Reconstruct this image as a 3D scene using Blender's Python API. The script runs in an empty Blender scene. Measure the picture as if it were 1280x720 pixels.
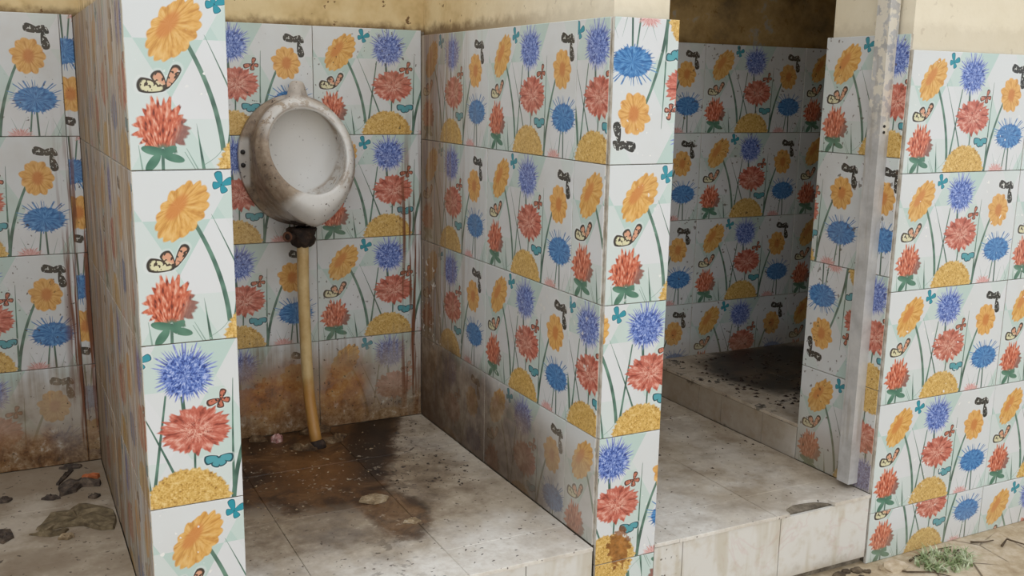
import bpy, bmesh, math, random
from mathutils import Vector, Matrix

random.seed(7)
scene = bpy.context.scene
COL = scene.collection

# ------------------------------------------------------------------ camera
CAM = Vector((-1.1377, -1.7661, 1.2419))
YAW, PITCH, ROLL, FPX = 0.4787, -0.1978, 0.0180, 1244.8
fw = Vector((math.sin(YAW) * math.cos(PITCH), math.cos(YAW) * math.cos(PITCH), math.sin(PITCH)))
rt0 = Vector((math.cos(YAW), -math.sin(YAW), 0))
up0 = rt0.cross(fw)
rt = math.cos(ROLL) * rt0 + math.sin(ROLL) * up0
up = -math.sin(ROLL) * rt0 + math.cos(ROLL) * up0
cam_data = bpy.data.cameras.new('camera')
cam_data.sensor_width = 36.0
cam_data.lens = FPX * 36.0 / 1280.0
cam_data.clip_start = 0.02
cam = bpy.data.objects.new('camera', cam_data)
COL.objects.link(cam)
cam.matrix_world = Matrix(((rt.x, up.x, -fw.x, CAM.x), (rt.y, up.y, -fw.y, CAM.y),
                           (rt.z, up.z, -fw.z, CAM.z), (0, 0, 0, 1)))
scene.camera = cam

# ------------------------------------------------------------------ light: an overcast sky and a veiled sun
SKY = 1.28
SUN = 0.12
world = bpy.data.worlds.new('overcast_sky')
scene.world = world
world.use_nodes = True
bg = world.node_tree.nodes['Background']
bg.inputs[0].default_value = (0.965, 0.985, 1.0, 1)
bg.inputs[1].default_value = SKY
sun_data = bpy.data.lights.new('veiled_sun', 'SUN')
sun_data.energy = SUN
sun_data.angle = math.radians(50)
sun_data.color = (1.0, 0.99, 0.97)
sun = bpy.data.objects.new('veiled_sun', sun_data)
COL.objects.link(sun)
sun.rotation_euler = Vector((0.15, 0.75, -0.65)).to_track_quat('-Z', 'Y').to_euler()

vs = scene.view_settings
vs.view_transform = 'Standard'
vs.look = 'None'
vs.gamma = 1.0
vs.use_curve_mapping = False
vs.exposure = 0.0
scene.cycles.max_bounces = 6
scene.cycles.diffuse_bounces = 4
scene.cycles.glossy_bounces = 2

# ------------------------------------------------------------------ measures (metres)
YB = 1.0328                      # face of the tiles on the back wall
X1A, X1B = -0.940, -0.7744       # left partition
X2A, X2B = 0.0, 0.1672           # middle partition
X4 = 0.8654                      # side face of the right wall
YEND = 0.2888                    # far end of the right wall
ZA = ZB = 0.228                  # platform floors of the urinal stalls
ZC = 0.200                       # floor of the entry
ZU = 0.305                       # raised floor behind the right wall
ROW = 0.302
PER = 0.4515
ZROW_BACK, ZROW_LEFT, ZROW_MID, ZROW_RIGHT = 1.404, 1.398, 1.390, 1.352
TH = 0.009
XLEFT, XRIGHT, XEND = -1.72, 1.95, 2.6


# ------------------------------------------------------------------ node helpers
def lin(v):
    v = v / 255.0
    return v / 12.92 if v <= 0.04045 else ((v + 0.055) / 1.055) ** 2.4


def rgb(r, g, b):
    return (lin(r), lin(g), lin(b), 1.0)


class V:
    """a shader value with arithmetic"""
    def __init__(s, nb, sock):
        s.nb, s.s = nb, sock

    def __add__(s, o): return s.nb.m('ADD', s, o)
    __radd__ = __add__
    def __sub__(s, o): return s.nb.m('SUBTRACT', s, o)
    def __rsub__(s, o): return s.nb.m('SUBTRACT', o, s)
    def __mul__(s, o): return s.nb.m('MULTIPLY', s, o)
    __rmul__ = __mul__
    def __truediv__(s, o): return s.nb.m('DIVIDE', s, o)


class NB:
    def __init__(s, nt):
        s.nt = nt
        s.count = 0

    def node(s, typ, **kw):
        n = s.nt.nodes.new(typ)
        s.count += 1
        n.location = (s.count % 40 * 180, -(s.count // 40) * 260)
        for k, v in kw.items():
            setattr(n, k, v)
        return n

    def put(s, sock, val):
        if isinstance(val, V):
            s.nt.links.new(val.s, sock)
        elif isinstance(val, bpy.types.NodeSocket):
            s.nt.links.new(val, sock)
        else:
            sock.default_value = val

    def m(s, op, a, b=None, c=None, clamp=False):
        n = s.node('ShaderNodeMath', operation=op, use_clamp=clamp)
        s.put(n.inputs[0], a)
        if b is not None: s.put(n.inputs[1], b)
        if c is not None: s.put(n.inputs[2], c)
        return V(s, n.outputs[0])

    def sat(s, a): return s.m('ADD', a, 0.0, clamp=True)
    def mx(s, a, b): return s.m('MAXIMUM', a, b)
    def mn(s, a, b): return s.m('MINIMUM', a, b)
    def ab(s, a): return s.m('ABSOLUTE', a)
    def madd(s, a, b, c): return s.m('MULTIPLY_ADD', a, b, c)

    def ss(s, v, a, b):
        n = s.node('ShaderNodeMapRange', interpolation_type='SMOOTHSTEP')
        s.put(n.inputs[0], v)
        n.inputs[1].default_value, n.inputs[2].default_value = a, b
        return V(s, n.outputs[0])

    def ls(s, v, a, b):
        n = s.node('ShaderNodeMapRange', interpolation_type='LINEAR')
        s.put(n.inputs[0], v)
        n.inputs[1].default_value, n.inputs[2].default_value = a, b
        return V(s, n.outputs[0])

    def vec(s, x, y, z=0.0):
        n = s.node('ShaderNodeCombineXYZ')
        s.put(n.inputs[0], x); s.put(n.inputs[1], y); s.put(n.inputs[2], z)
        return V(s, n.outputs[0])

    def sep(s, v):
        n = s.node('ShaderNodeSeparateXYZ')
        s.put(n.inputs[0], v)
        return [V(s, o) for o in n.outputs]

    def local(s, p, cx, cy, rx, ry, rot=0.0):
        n = s.node('ShaderNodeMapping', vector_type='TEXTURE')
        s.put(n.inputs[0], p)
        n.inputs[1].default_value = (cx, cy, 0)
        n.inputs[2].default_value = (0, 0, math.radians(rot))
        n.inputs[3].default_value = (rx, ry, 1)
        return V(s, n.outputs[0])

    def length(s, v):
        n = s.node('ShaderNodeVectorMath', operation='LENGTH')
        s.put(n.inputs[0], v)
        return V(s, n.outputs['Value'])

    def angle(s, v):
        n = s.node('ShaderNodeTexGradient', gradient_type='RADIAL')
        s.put(n.inputs[0], v)
        return V(s, n.outputs['Fac'] if 'Fac' in n.outputs else n.outputs[1])

    def noise(s, v, scale=1.0, detail=0.0, rough=0.5, dim='2D', distort=0.0):
        n = s.node('ShaderNodeTexNoise', noise_dimensions=dim)
        if dim == '1D':
            s.put(n.inputs['W'], v)
        else:
            s.put(n.inputs['Vector'], v)
        n.inputs['Scale'].default_value = scale
        n.inputs['Detail'].default_value = detail
        n.inputs['Roughness'].default_value = rough
        n.inputs['Distortion'].default_value = distort
        return V(s, n.outputs[0])

    def voronoi(s, v, scale, dim='3D', feature='F1', rand=1.0):
        n = s.node('ShaderNodeTexVoronoi', voronoi_dimensions=dim, feature=feature)
        s.put(n.inputs['Vector'], v)
        n.inputs['Scale'].default_value = scale
        n.inputs['Randomness'].default_value = rand
        return V(s, n.outputs['Distance'])

    def ramp(s, v, stops, mode='LINEAR'):
        n = s.node('ShaderNodeValToRGB')
        s.put(n.inputs[0], v)
        cr = n.color_ramp
        cr.interpolation = mode
        while len(cr.elements) < len(stops):
            cr.elements.new(0.5)
        for e, (pos, col) in zip(cr.elements, stops):
            e.position = pos
            e.color = col
        return V(s, n.outputs[0])

    def mix(s, fac, a, b, blend='MIX'):
        n = s.node('ShaderNodeMix', data_type='RGBA', blend_type=blend)
        s.put(n.inputs[0], fac)
        s.put(n.inputs[6], a)
        s.put(n.inputs[7], b)
        return V(s, n.outputs[2])


# ------------------------------------------------------------------ the printed tile pattern
def build_print_group():
    g = bpy.data.node_groups.new('flower_print', 'ShaderNodeTree')
    g.interface.new_socket('UV', in_out='INPUT', socket_type='NodeSocketVector')
    g.interface.new_socket('Color', in_out='OUTPUT', socket_type='NodeSocketColor')
    nb = NB(g)
    gi = nb.node('NodeGroupInput')
    go = nb.node('NodeGroupOutput')
    P = V(nb, gi.outputs[0])
    u, v, _ = nb.sep(P)

    # pale facets
    k = 2.3
    i = nb.m('FLOOR', v * k + 0.35)
    j = nb.m('FLOOR', (u * 0.95 + v * 0.55) * k)
    l = nb.m('FLOOR', (u * 0.95 - v * 0.55) * k)
    wn = nb.node('ShaderNodeTexWhiteNoise', noise_dimensions='3D')
    nb.put(wn.inputs['Vector'], nb.vec(i, j, l))
    col = nb.ramp(V(nb, wn.outputs[0]), [(0.0, rgb(213, 217, 219)), (0.32, rgb(207, 216, 215)), (0.50, rgb(196, 212, 208)),
                                        (0.66, rgb(216, 219, 222)), (0.80, rgb(186, 207, 202))], 'CONSTANT')

    # stems and blades: (u,v) top, (u,v) foot, bow, half width, taper
    def blade(ut, vt, ub, vb, bow, w, taper=0.0):
        t = nb.ls(v, vb, vt)
        inv = 1.0 / (vt - vb)
        tr = nb.madd(v, inv, -vb * inv)
        xc = nb.madd(t, ut - ub, ub)
        if bow:
            xc = nb.madd(t * (1.0 - t), 4 * bow, xc)
        d = nb.ab(u - xc)
        wd = nb.madd(t, -w * taper, w) if taper else w
        mk = nb.m('MULTIPLY', (wd - d) if isinstance(wd, V) else (w - d), 1 / 0.0016, clamp=True)
        inr = nb.m('MULTIPLY', 0.5 - nb.ab(tr - 0.5), 60.0, clamp=True)
        return mk * inr
    def union(lst):
        r = lst[0]
        for b in lst[1:]:
            r = nb.mx(r, b)
        return r
    thin = union([blade(1.08, .16, 1.125, .05, 0, .004, .7), blade(1.20, .16, 1.15, .04, 0, .004, .7),
                  blade(1.37, .14, 1.33, 0, 0, .004, .6), blade(1.40, .15, 1.46, 0, 0, .004, .6),
                  blade(1.48, .13, 1.43, 0, 0, .004, .6), blade(.30, .12, .36, 0, 0, .005, .5),
                  blade(.045, .14, .06, 0, 0, .006, .6), blade(.29, .10, .345, 0, .0, .004, .2),
                  blade(.50, .12, .385, .02, .02, .005, .5)])
    col = nb.mix(thin * 0.75, col, rgb(118, 150, 138))
    tone = nb.noise(P, 9.0, 1.0)
    stems = union([blade(.325, .70, .505, .10, .035, .0150, .1), blade(.42, .75, .655, .19, .005, .0095, .8),
                   blade(.623, .70, .535, .12, 0, .0105, .4), blade(.715, .68, .722, .57, 0, .012),
                   blade(.775, .36, .770, .2, 0, .0075), blade(1.012, .765, .995, .02, -.004, .0105, .75),
                   blade(1.16, .60, .990, -.02, -.03, .0155, .25), blade(1.25, .24, 1.22, 0, 0, .0075),
                   blade(1.28, .24, 1.288, 0, 0, .0085), blade(.361, .26, .392, 0, 0, .0105, .9),
                   blade(.172, .12, .17, 0, 0, .0095)])
    col = nb.mix(stems, col, nb.ramp(tone, [(0.3, rgb(64, 94, 84)), (0.7, rgb(106, 142, 126))]))

    def spiky(loc, K, lo, hi, off=0.0, sharp=16.0, up=0.0, thr=.28, gain=2.2):
        """mask of a flower head with rays of uneven length, plus its radius and angle"""
        r = nb.length(loc)
        a = nb.angle(loc)
        n = nb.sat((nb.noise(nb.madd(a, K, off), 1.0, 0.0, dim='1D') - thr) * gain)
        edge = nb.madd(n, hi - lo, lo)
        if up:
            _, ly, _ = nb.sep(loc)
            edge = edge + nb.sat(ly) * n * up
        return nb.m('MULTIPLY', edge - r, sharp, clamp=True), r, a

    def disc(loc, K, amp, off=0.0, sharp=18.0):
        r = nb.length(loc)
        a = nb.angle(loc)
        n = nb.noise(nb.madd(a, K, off), 1.0, 1.0, dim='1D') - .5
        return nb.m('MULTIPLY', nb.madd(n, amp, 1.0) - r, sharp, clamp=True), r, a

    # small pink head at the foot
    lc = nb.local(P, 1.145, -.005, .105, .075)
    mk, r, a = spiky(lc, 60, .62, 1.1, 3.0)
    col = nb.mix(mk * .9, col, nb.ramp(nb.noise(nb.vec(a * 46, r * 2.0), 1.0, 1.0), [(.3, rgb(198, 122, 116)), (.65, rgb(226, 184, 180))]))

    # yellow dome
    lc = nb.local(P, .725, -.01, .258, .242)
    mk, r, a = disc(lc, 60, .16, 11.0, 22)
    tx = nb.noise(nb.vec(a * 30, r * 8.0), 1.0, 2.0, .65)
    tx2 = nb.noise(P, 85.0, 1.0)
    col = nb.mix(mk, col, nb.ramp(tx * .6 + tx2 * .4, [(.30, rgb(150, 112, 56)), (.42, rgb(198, 158, 84)), (.54, rgb(214, 178, 104)), (.70, rgb(230, 204, 146))]))

    # coral head: a full round of blunt petals, paler curled ones in the middle
    lc = nb.local(P, .785, .462, .204, .147)
    mk, r, a = disc(lc, 34, .46, 5.0, 14)
    tx = nb.noise(nb.vec(a * 26, r * 2.2), 1.0, 2.5, .65)
    cc = nb.ramp(tx, [(.28, rgb(138, 66, 56)), (.42, rgb(184, 96, 80)), (.56, rgb(202, 120, 103)), (.72, rgb(224, 172, 157))])
    col = nb.mix(mk, col, cc)
    swirl = nb.noise(nb.local(P, .785, .462, .055, .045), 1.3, 2.0, .6, '2D', 1.6)
    core = nb.ss(r, .62, .25) * nb.ss(nb.ab(swirl - .5), .05, .01)
    col = nb.mix(core * .75, col, rgb(236, 196, 178))

    # blue thistle: dense florets, pale tips
    lc = nb.local(P, .738, .808, .186, .172)
    mk, r, a = spiky(lc, 80, .74, 1.02, 9.0, 10, .22, .34, 2.6)
    flo = nb.noise(nb.vec(a * 36, r * 5.5), 1.0, 2.0, .7)
    scr = nb.noise(nb.local(P, .735, .79, .03, .016, 62), 1.0, 1.5, .6, '2D', .8)
    cc = nb.ramp(flo * .55 + scr * .45, [(.34, rgb(38, 56, 118)), (.44, rgb(70, 98, 172)), (.53, rgb(112, 138, 204)), (.64, rgb(178, 192, 230))])
    cc = nb.mix(nb.ss(r, .60, .95) * .6, cc, rgb(148, 154, 208))
    col = nb.mix(mk, col, cc)

    # leaning daisy
    lc = nb.local(P, .262, .768, .205, .120, 52)
    r = nb.length(lc); a = nb.angle(lc)
    pet = nb.ab(nb.m('SINE', a * 50.3))
    nz = nb.noise(a * 22, 1.0, 0.0, dim='1D')
    mk = nb.m('MULTIPLY', (0.84 + pet * .10 + nz * .14) - r, 20, clamp=True)
    lc2 = nb.local(P, .238, .795, .20, .115, 52)
    a2 = nb.angle(lc2)
    tx = nb.noise(nb.vec(a2 * 34, r * 2.0), 1.0, 2.0, .6)
    col = nb.mix(mk, col, nb.ramp(tx, [(.28, rgb(196, 140, 70)), (.5, rgb(218, 168, 92)), (.74, rgb(228, 188, 122))]))
    d = nb.length(nb.local(P, .236, .80, .088, .042, 52))
    col = nb.mix(nb.ss(d + (tone - .5) * .5, 1.15, .65) * .75, col, rgb(202, 126, 66))

    # open daisy
    lc = nb.local(P, 1.246, .655, .140, .158)
    r = nb.length(lc); a = nb.angle(lc)
    pet = nb.ab(nb.m('SINE', a * 34.5))
    nz = nb.noise(a * 14 + 40.0, 1.0, 0.0, dim='1D')
    mk = nb.m('MULTIPLY', (0.74 + pet * .15 + nz * .20) - r, 18, clamp=True)
    tx = nb.noise(nb.vec(a * 34, r * 1.8), 1.0, 2.0, .6)
    col = nb.mix(mk, col, nb.ramp(tx, [(.28, rgb(198, 140, 72)), (.5, rgb(220, 168, 94)), (.74, rgb(230, 186, 120))]))
    d = nb.length(nb.local(P, 1.25, .66, .052, .064))
    col = nb.mix(nb.ss(d + (tone - .5) * .5, 1.15, .55) * .75, col, rgb(196, 116, 58))

    # cornflower: solid head, loose filaments above and beside it
    lc = nb.local(P, 1.278, .302, .170, .108)
    mk, r, a = spiky(lc, 74, .66, 1.18, 21.0, 10, .38, .46, 5.0)
    hd, r, a = disc(lc, 44, .26, 21.0, 14)
    tx = nb.noise(nb.vec(a * 36, r * 2.6), 1.0, 2.0, .6)
    cc = nb.ramp(tx, [(.30, rgb(40, 92, 150)), (.48, rgb(62, 122, 182)), (.70, rgb(104, 158, 208))])
    col = nb.mix(nb.mx(mk * .9, hd), col, cc)

    # clover head: upright petals rising from its foot
    lc = nb.local(P, .174, .240, .152, .158)
    lx, ly, _ = nb.sep(lc)
    lcw = nb.vec(lx * (0.92 + nb.sat(ly) * .42), ly)
    mk, r, a = spiky(lcw, 30, .78, 1.06, 33.0, 12, .12)
    ft = nb.local(P, .172, .02, .25, .36)
    tx = nb.noise(nb.vec(nb.angle(ft) * 60, nb.length(ft) * 6.5), 1.0, 1.5, .6)
    cc = nb.ramp(tx, [(.28, rgb(116, 54, 44)), (.42, rgb(188, 92, 66)), (.56, rgb(208, 120, 92)), (.72, rgb(228, 176, 154))])
    cc = nb.mix(nb.ss(lx - ly * .5, .38, .85) * .8, cc, rgb(126, 102, 98))
    cc = nb.mix(nb.ss(ly + nb.ab(lx) * .35, -.50, -.74), cc, rgb(80, 118, 100))
    col = nb.mix(mk, col, cc)
    lv = union([nb.m('MULTIPLY', 1.0 - nb.length(nb.local(P, *q)), 14, clamp=True)
                for q in ((.118, .042, .064, .026, 52), (.230, .066, .062, .024, -16), (.118, .108, .064, .025, -14), (.205, .105, .05, .022, 30))])
    col = nb.mix(lv, col, nb.ramp(tone, [(.3, rgb(60, 106, 88)), (.7, rgb(100, 144, 124))]))

    # butterflies: fan-shaped wings spreading from the body, dark rim, dark veins
    def wings(bx, by, lst, fill, rim=.74, edge=rgb(46, 44, 42), vein=None):
        nonlocal col
        d = None
        for (ang, L, w) in lst:
            ca, sa = math.cos(math.radians(ang)), math.sin(math.radians(ang))
            lx, ly, _ = nb.sep(nb.local(P, bx + ca * L * .48, by + sa * L * .48, L * .52, w * 1.30, ang))
            ly = ly / nb.madd(lx, .34, .68)
            e = nb.madd(nb.length(nb.vec(lx, ly)), .72, nb.mx(nb.ab(lx), nb.ab(ly)) * .30)
            d = e if d is None else nb.mn(d, e)
        halo = nb.m('MULTIPLY', 1.22 - d, 10, clamp=True)
        col = nb.mix(halo * .4, col, rgb(222, 225, 226))
        body = nb.mix(nb.ss(d, rim - .08, rim + .06), fill, edge)
        if vein:
            w = nb.noise(P, vein[0], 1.0, .5)
            body = nb.mix(nb.ss(w, vein[1], vein[1] + .05), body, vein[2])
        col = nb.mix(nb.m('MULTIPLY', 1.0 - d, 14, clamp=True), col, body)
    wings(.205, .445, [(61, .155, .030), (122, .115, .036), (170, .160, .044)],
          nb.mix(nb.ss(u * .6 + v, .565, .60), rgb(216, 212, 176), rgb(212, 158, 130)), .74, rgb(56, 50, 45), (44, .58, rgb(70, 58, 50)))
    wings(.484, .912, [(104, .085, .024), (24, .078, .024), (-66, .052, .023), (182, .052, .024)], rgb(46, 146, 164), .84, rgb(22, 92, 108))
    wings(.935, .636, [(195, .088, .023), (70, .068, .021), (-12, .060, .020), (-92, .058, .023)],
          rgb(194, 118, 96), .70, rgb(88, 58, 52), (60, .58, rgb(66, 50, 46)))
    wings(1.362, .852, [(163, .150, .038), (105, .056, .038), (20, .055, .030), (-78, .150, .034)],
          rgb(52, 52, 50), .80, rgb(38, 38, 37), (46, .635, rgb(204, 206, 202)))
    wings(.912, .272, [(190, .092, .032), (-10, .090, .030), (244, .070, .028), (296, .066, .028)], rgb(84, 158, 170), .76, rgb(32, 70, 80))
    nb.put(go.inputs[0], col)
    return g


PRINT = build_print_group()
MATS = {}


def new_mat(name):
    m = bpy.data.materials.new(name)
    m.use_nodes = True
    nt = m.node_tree
    nb = NB(nt)
    bsdf = nt.nodes['Principled BSDF']
    geo = nb.node('ShaderNodeNewGeometry')
    P = V(nb, geo.outputs['Position'])
    MATS[name] = m
    return m, nb, bsdf, P


def bump(nb, bsdf, h, strength=0.3, dist=0.004):
    n = nb.node('ShaderNodeBump')
    n.inputs['Strength'].default_value = strength
    n.inputs['Distance'].default_value = dist
    nb.put(n.inputs['Height'], h)
    nb.nt.links.new(n.outputs[0], bsdf.inputs['Normal'])


def tile_material(name, grime):
    m, nb, bsdf, P = new_mat(name)
    uvn = nb.node('ShaderNodeUVMap')
    uvn.uv_map = 'print'
    g = nb.node('ShaderNodeGroup')
    g.node_tree = PRINT
    nb.nt.links.new(uvn.outputs[0], g.inputs[0])
    x, y, z = nb.sep(P)
    col, dirt = grime(nb, V(nb, g.outputs[0]), P, x, y, z)
    nb.put(bsdf.inputs['Base Color'], col)
    nb.put(bsdf.inputs['Roughness'], nb.madd(dirt, 0.45, 0.28))
    bsdf.inputs['Specular IOR Level'].default_value = 0.35
    return m


def g_clean(nb, col, P, x, y, z):
    n = nb.noise(P, 3.0, 4.0, .6, '3D')
    film = nb.ss(n, .45, .75) * .12
    low = nb.ss(z, .16, .0) * .25
    d = nb.mx(film, low)
    col = nb.mix(d, col, rgb(176, 160, 136))
    fine = nb.noise(P, 60.0, 2.0, .6, '3D')
    chip = nb.ss(fine, .66, .69) * nb.ss(n, .50, .58)
    col = nb.mix(chip, col, rgb(232, 232, 230))
    blot = nb.ss(nb.length(nb.vec((x - .068) / .034, (z - .215) / .052)) + (fine - .5) * 2.4, .95, .75)
    col = nb.mix(blot * .85, col, nb.ramp(fine, [(.35, rgb(112, 62, 26)), (.6, rgb(172, 112, 56))]))
    return col, d


def specks(nb, P, scale=70.0, t=.70):
    return nb.ss(nb.noise(P, scale, 1.0, .5, '3D'), t, t + .04)


def g_back(nb, col, P, x, y, z):
    """back wall: spots everywhere, old brown scale on the bottom course, rust round the pipe"""
    n = nb.noise(P, 5.0, 4.0, .65, '3D')
    st = nb.noise(nb.vec(x * 60, z * 2.5), 1.0, 3.0, .6)
    patch = nb.noise(P, 11.0, 4.0, .6, '3D')
    base = nb.madd(nb.ss(n, .42, .75), .20, .05)
    stall = nb.ss(x, .25, .10)
    low = nb.ss(z + (n - .5) * .16 + (st - .5) * .16, .53, .42) * stall
    col = nb.mix(base, col, rgb(164, 146, 120))
    colL = nb.mix(nb.ss(patch, .35, .65), rgb(172, 158, 138), rgb(132, 110, 84))
    col = nb.mix(low * nb.madd(patch, .5, .48), col, colL)
    # rust, in two tongues beside the pipe and one in the next stall
    def tongue(cx, w, top):
        d = nb.ab(x - cx + (n - .5) * .12) / w
        return nb.ss(d, 1.05, .45) * nb.ss(z + (patch - .5) * .2, top, top - .10)
    rust = nb.mx(nb.mx(tongue(-.44, .13, .47), tongue(-.25, .10, .46)), nb.mx(tongue(-.36, .24, .36), tongue(-1.14, .12, .34)))
    rc = nb.ramp(nb.noise(P, 22.0, 4.0, .7, '3D'), [(.30, rgb(96, 56, 28)), (.46, rgb(158, 98, 44)), (.60, rgb(184, 132, 70)), (.74, rgb(200, 176, 140))])
    col = nb.mix(rust * .85, col, rc)
    # streaks by the right-hand corner of the urinal stall and near the next one
    cor = nb.mx(nb.ss(nb.ab(x + .035), .05, .015), nb.ss(nb.ab(x + .965), .05, .02))
    col = nb.mix(cor * nb.ss(st, .45, .62) * nb.ss(z, 1.25, .85), col, rgb(118, 74, 52))
    crust = nb.ss(z + (patch - .5) * .14, .36, .24) * stall
    cr = nb.ramp(nb.noise(P, 30.0, 4.0, .75, '3D'), [(.32, rgb(58, 40, 26)), (.45, rgb(116, 84, 52)), (.58, rgb(150, 124, 92)), (.72, rgb(210, 204, 192))])
    col = nb.mix(crust * .85, col, cr)
    sp = specks(nb, P, 95, .685) * nb.madd(stall, .9, .1) * nb.ss(nb.noise(P, 7.0, 2, .5, '3D') - z * .12, .30, .48)
    col = nb.mix(sp * .8, col, rgb(74, 60, 46))
    return col, nb.sat(low + base)


def g_left(nb, col, P, x, y, z):
    """left partition: runs of brown grime over most of the print"""
    st = nb.noise(nb.vec(y * 26, z * 1.6), 1.0, 4.0, .65)
    st2 = nb.noise(nb.vec(y * 90, z * 5.0, 4.0), 1.0, 2.0, .6)
    n = nb.noise(P, 4.0, 3.0, .6, '3D')
    cov = nb.sat(nb.madd(nb.ss(st, .36, .62), .38, .58) + nb.ss(y, .35, .9) * .16)
    gc = nb.ramp(st * .55 + st2 * .45, [(.32, rgb(70, 54, 42)), (.43, rgb(122, 98, 74)), (.54, rgb(158, 138, 114)), (.68, rgb(190, 182, 172))])
    gc = nb.mix(nb.ss(n, .54, .70) * .35, gc, rgb(150, 112, 74))
    gc = nb.mix(nb.ss(z, .50, .25) * .5, gc, rgb(132, 116, 94))
    gc = nb.mix(nb.ss(nb.noise(nb.vec(y * 14, z * .8, 9.0), 1.0, 2.0, .6), .50, .66) * .45, gc, rgb(104, 78, 52))
    col = nb.mix(cov, col, gc)
    col = nb.mix(nb.ss(st2, .60, .66) * nb.ss(st, .5, .4) * .8, col, rgb(62, 46, 34))
    return col, cov


def g_mid(nb, col, P, x, y, z):
    """middle partition: brown runs by the back corner, bottom course browned by dirt and painted shade"""
    st = nb.noise(nb.vec(y * 48, z * 1.8), 1.0, 4.0, .65)
    n = nb.noise(P, 4.5, 4.0, .65, '3D')
    fine = nb.noise(P, 26.0, 3.0, .6, '3D')
    c = nb.mx(nb.ss(y + (st - .5) * .34, .76, .93), nb.ss(y + (st - .5) * .6, .62, .92) * .6)
    gc = nb.ramp(st, [(.30, rgb(66, 44, 30)), (.45, rgb(118, 84, 58)), (.58, rgb(146, 122, 94)), (.74, rgb(172, 158, 138))])
    film = nb.madd(nb.ss(n, .42, .7), .14, .04)
    col = nb.mix(film, col, rgb(166, 150, 128))
    col = nb.mix(c * .82, col, gc)
    low = nb.ss(z + (n - .5) * .12 + (y - .3) * -.10, .50, .40)
    lowc = nb.ramp(fine * .5 + n * .5, [(.34, rgb(74, 58, 44)), (.5, rgb(120, 100, 80)), (.64, rgb(158, 142, 122))])
    fade = nb.ss(y + (n - .5) * .7, -.10, .46)
    lowc = nb.mix(fade, rgb(176, 166, 152), lowc)
    col = nb.mix(low * nb.madd(fade, .36, .50), col, lowc)
    col = nb.mix(low * fade * .6 * nb.ss(z + (n - .5) * .2, .46, .24), col, rgb(70, 54, 42))  # dirt plus painted shade, deepening towards the floor and the back
    peel = nb.ss(nb.noise(P, 40.0, 3.0, .6, '3D'), .60, .64) * nb.ss(n, .50, .58) * nb.ss(z, .82, .70) * nb.ss(z, .44, .5)
    col = nb.mix(peel * .8, col, rgb(222, 220, 214))
    return col, nb.sat(c + low + film)


def g_dim(nb, col, P, x, y, z):
    n = nb.noise(P, 4.0, 4.0, .6, '3D')
    st = nb.noise(nb.vec((x + y) * 50, z * 2.0), 1.0, 2.0, .6)
    d = nb.madd(nb.ss(n, .42, .72), .18, .06)
    d = nb.mx(d, nb.ss(z + (n - .5) * .2, .48, .26) * .6)
    col = nb.mix(d, col, rgb(150, 128, 100))
    col = nb.mix(specks(nb, P, 70, .69) * .7, col, rgb(84, 66, 48))
    return col, d


tile_material('tile_front', g_clean)
tile_material('tile_back', g_back)
tile_material('tile_grimy', g_left)
tile_material('tile_middle', g_mid)
tile_material('tile_side', g_dim)


def mk_biscuit():
    m, nb, bsdf, P = new_mat('tile_edge')
    n = nb.noise(P, 40, 3, .6, '3D')
    nb.put(bsdf.inputs['Base Color'], nb.ramp(n, [(.35, rgb(172, 162, 146)), (.6, rgb(208, 204, 196))]))
    bsdf.inputs['Roughness'].default_value = .6
mk_biscuit()


def mk_mortar():
    m, nb, bsdf, P = new_mat('mortar')
    n = nb.noise(P, 30, 5, .7, '3D')
    nb.put(bsdf.inputs['Base Color'], nb.ramp(n, [(.3, rgb(82, 72, 60)), (.55, rgb(132, 122, 106)), (.75, rgb(164, 154, 138))]))
    bsdf.inputs['Roughness'].default_value = .95
    bump(nb, bsdf, n, .6, .006)
mk_mortar()


def mk_plaster():
    m, nb, bsdf, P = new_mat('plaster')
    x, y, z = nb.sep(P)
    n = nb.noise(P, 3.0, 5, .65, '3D')
    f = nb.noise(P, 24.0, 4, .65, '3D')
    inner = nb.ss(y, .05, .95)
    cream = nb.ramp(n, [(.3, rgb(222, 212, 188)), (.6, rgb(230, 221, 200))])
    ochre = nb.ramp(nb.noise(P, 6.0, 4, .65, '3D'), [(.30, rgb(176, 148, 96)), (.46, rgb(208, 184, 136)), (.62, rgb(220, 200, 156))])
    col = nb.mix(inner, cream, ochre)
    # damp line along the head of the tiles, drips and flaked spots
    damp = nb.ss(z + (f - .5) * .05, 1.428, 1.398) * nb.madd(inner, .75, .12)
    col = nb.mix(damp, col, rgb(96, 70, 40))
    spot = nb.ss(nb.noise(P, 34.0, 3, .6, '3D'), .66, .69) * nb.madd(inner, .8, .15)
    col = nb.mix(spot, col, rgb(110, 80, 48))
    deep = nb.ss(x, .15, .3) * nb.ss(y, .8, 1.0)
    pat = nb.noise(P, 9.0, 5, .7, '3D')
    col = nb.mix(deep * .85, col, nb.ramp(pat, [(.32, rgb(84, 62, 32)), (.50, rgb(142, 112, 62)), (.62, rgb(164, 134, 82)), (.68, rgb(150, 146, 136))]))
    nb.put(bsdf.inputs['Base Color'], col)
    bsdf.inputs['Roughness'].default_value = .85
    bump(nb, bsdf, f * .5 + n * .5, .35, .01)
mk_plaster()


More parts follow.
